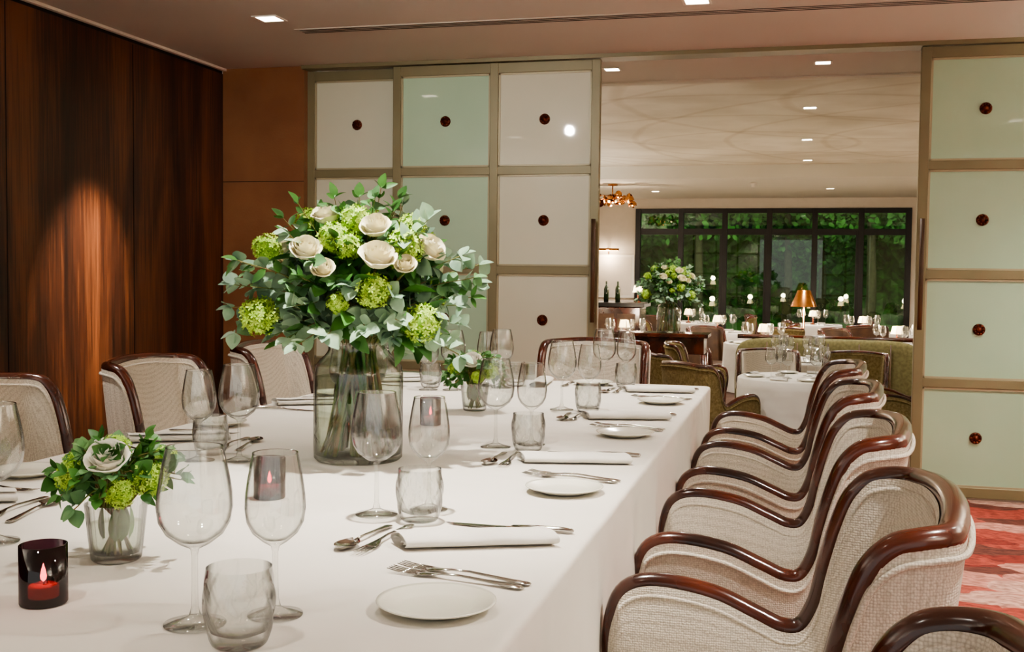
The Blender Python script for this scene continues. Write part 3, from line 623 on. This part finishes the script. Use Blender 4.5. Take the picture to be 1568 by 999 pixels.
b=MB(); rc=random.Random(2); b.tube([(0,0,0),(0,0,-.25)],.01,8,'copper'); b.lathe([(0,0),(.07,0),(.07,-.02),(0,-.03)],18,'copper')
for i in range(34):
    p=Vector((rc.uniform(-.3,.3),rc.uniform(-.16,.16),-.22+rc.uniform(-.07,.07))); b.tube([(0,0,-.16),tuple(p)],.003,5,'copper')
    X=Matrix.Translation(p)@frame((rc.gauss(0,1),rc.gauss(0,1),rc.gauss(0,1))); b.lathe([(0,-.03),(.03,-.024),(.05,0),(.055,.012)],12,'copper',X)
for i in range(6): b.soft((-.22+.09*i,rc.uniform(-.08,.08),-.25),(.018,)*3,'shade',e=1,nu=10,nv=6)
o=put(b.mesh('copper_chandelier'),'copper_chandelier',(-2.63,15.85,2.45)); point(o,(0,0,-.45),20)
b=MB(); b.box((-.6,-.25,0),(.45,.25,1.08),'wood',bev=.01); b.box((-.65,-.3,1.08),(.5,.3,1.13),'dark',bev=.006)
for i in range(4): b.box((-.57+.25*i,-.26,.1),(-.36+.25*i,-.249,1.0),'rust')
put(b.mesh('sideboard'),'sideboard',(-2.25,13.2,FZ))
b=MB(); b.lathe([(0,0),(.037,0),(.038,.19),(.03,.22),(.014,.25),(.013,.31),(0,.31)],18,'bottle'); bo=b.mesh('bottle')
for i in range(4): put(bo,'wine_bottle',(-2.5+.13*i,13.15+.05*(i%2),FZ+1.1305),0,.8)
o=put(tl,'table_lamp',(-1.86,13.15,FZ+1.1305)); point(o,(0,0,.26),8)
b=MB(); b.box((-.45,-.03,.0),(.45,0,.75),'white',bev=.005); b.box((-.40,-.035,.05),(.40,-.029,.70),'wallw'); b.tube([(0,-.02,.74),(0,-.1,.86),(0,-.16,.84)],.008,8,'copper'); b.tube([(-.2,-.16,.83),(.2,-.16,.83)],.022,10,'copper'); b.box((-.19,-.17,.80),(.19,-.15,.812),'shade')
o=put(b.mesh('framed_picture'),'framed_picture',(-3.2,18.99,.75)); point(o,(0,-.2,.72),10)
b=MB(); b.box((-.08,-.05,-.06),(.08,.0,.06),'dark',bev=.006); b.lathe([(.05,-.16),(.09,-.05),(.09,.04),(0,.06)],16,'dark',Matrix.Translation((0,.1,0))); fl=b.mesh('added_garden_light')
for x in (-4,0,4):  # lamps added out of sight above the windows to light the garden
    o=put(fl,'added_garden_light',(x,19.25,2.85)); spot(o,(x,19.4,2.65),(x*1.3,31,0.2),2900,62,col=(1,.98,.82),rad=.1)
    spot(o,(x,19.45,2.65),(x,21,-.3),100,110,col=(1,.95,.8),rad=.1)
# ------------------------------------------------------------------ world: dusk garden side (+Y) dark, warm fill light added behind the camera (-Y)
scene.view_settings.exposure=.32
try: scene.view_settings.look='AgX - Medium High Contrast'
except Exception: pass
w=bpy.data.worlds.new('World'); scene.world=w; w.use_nodes=True; nt=w.node_tree; bg=nt.nodes['Background']
tc=nt.nodes.new('ShaderNodeTexCoord'); sx=nt.nodes.new('ShaderNodeSeparateXYZ'); cr=nt.nodes.new('ShaderNodeValToRGB'); mr=nt.nodes.new('ShaderNodeMapRange')
nt.links.new(tc.outputs['Generated'],sx.inputs[0]); nt.links.new(sx.outputs['Y'],mr.inputs['Value']); mr.inputs['From Min'].default_value=-1; mr.inputs['From Max'].default_value=1
nt.links.new(mr.outputs['Result'],cr.inputs['Fac']); e=cr.color_ramp.elements; e[0].position=.42; e[0].color=(.83,.80,.75,1); e[1].position=.62; e[1].color=(.010,.016,.018,1)
nt.links.new(cr.outputs['Color'],bg.inputs[0]); bg.inputs[1].default_value=.85
th=math.radians(14.5); ph=math.radians(2.8); ro=math.radians(.63)
F=Vector((-sin(th)*cos(ph),cos(th)*cos(ph),-sin(ph))); Rt=Vector((cos(th),sin(th),0)); U=Rt.cross(F)
R2=Rt*cos(ro)+U*sin(ro); U2=U*cos(ro)-Rt*sin(ro)
cam=bpy.data.cameras.new('camera'); cam.lens=36*1700/1568; cam.sensor_width=36; cam.clip_start=.02
co=bpy.data.objects.new('camera',cam); scene.collection.objects.link(co)
Mx=Matrix((R2,U2,-F)).transposed().to_4x4(); Mx.translation=Vector((0,0,1.18)); co.matrix_world=Mx
scene.camera=co
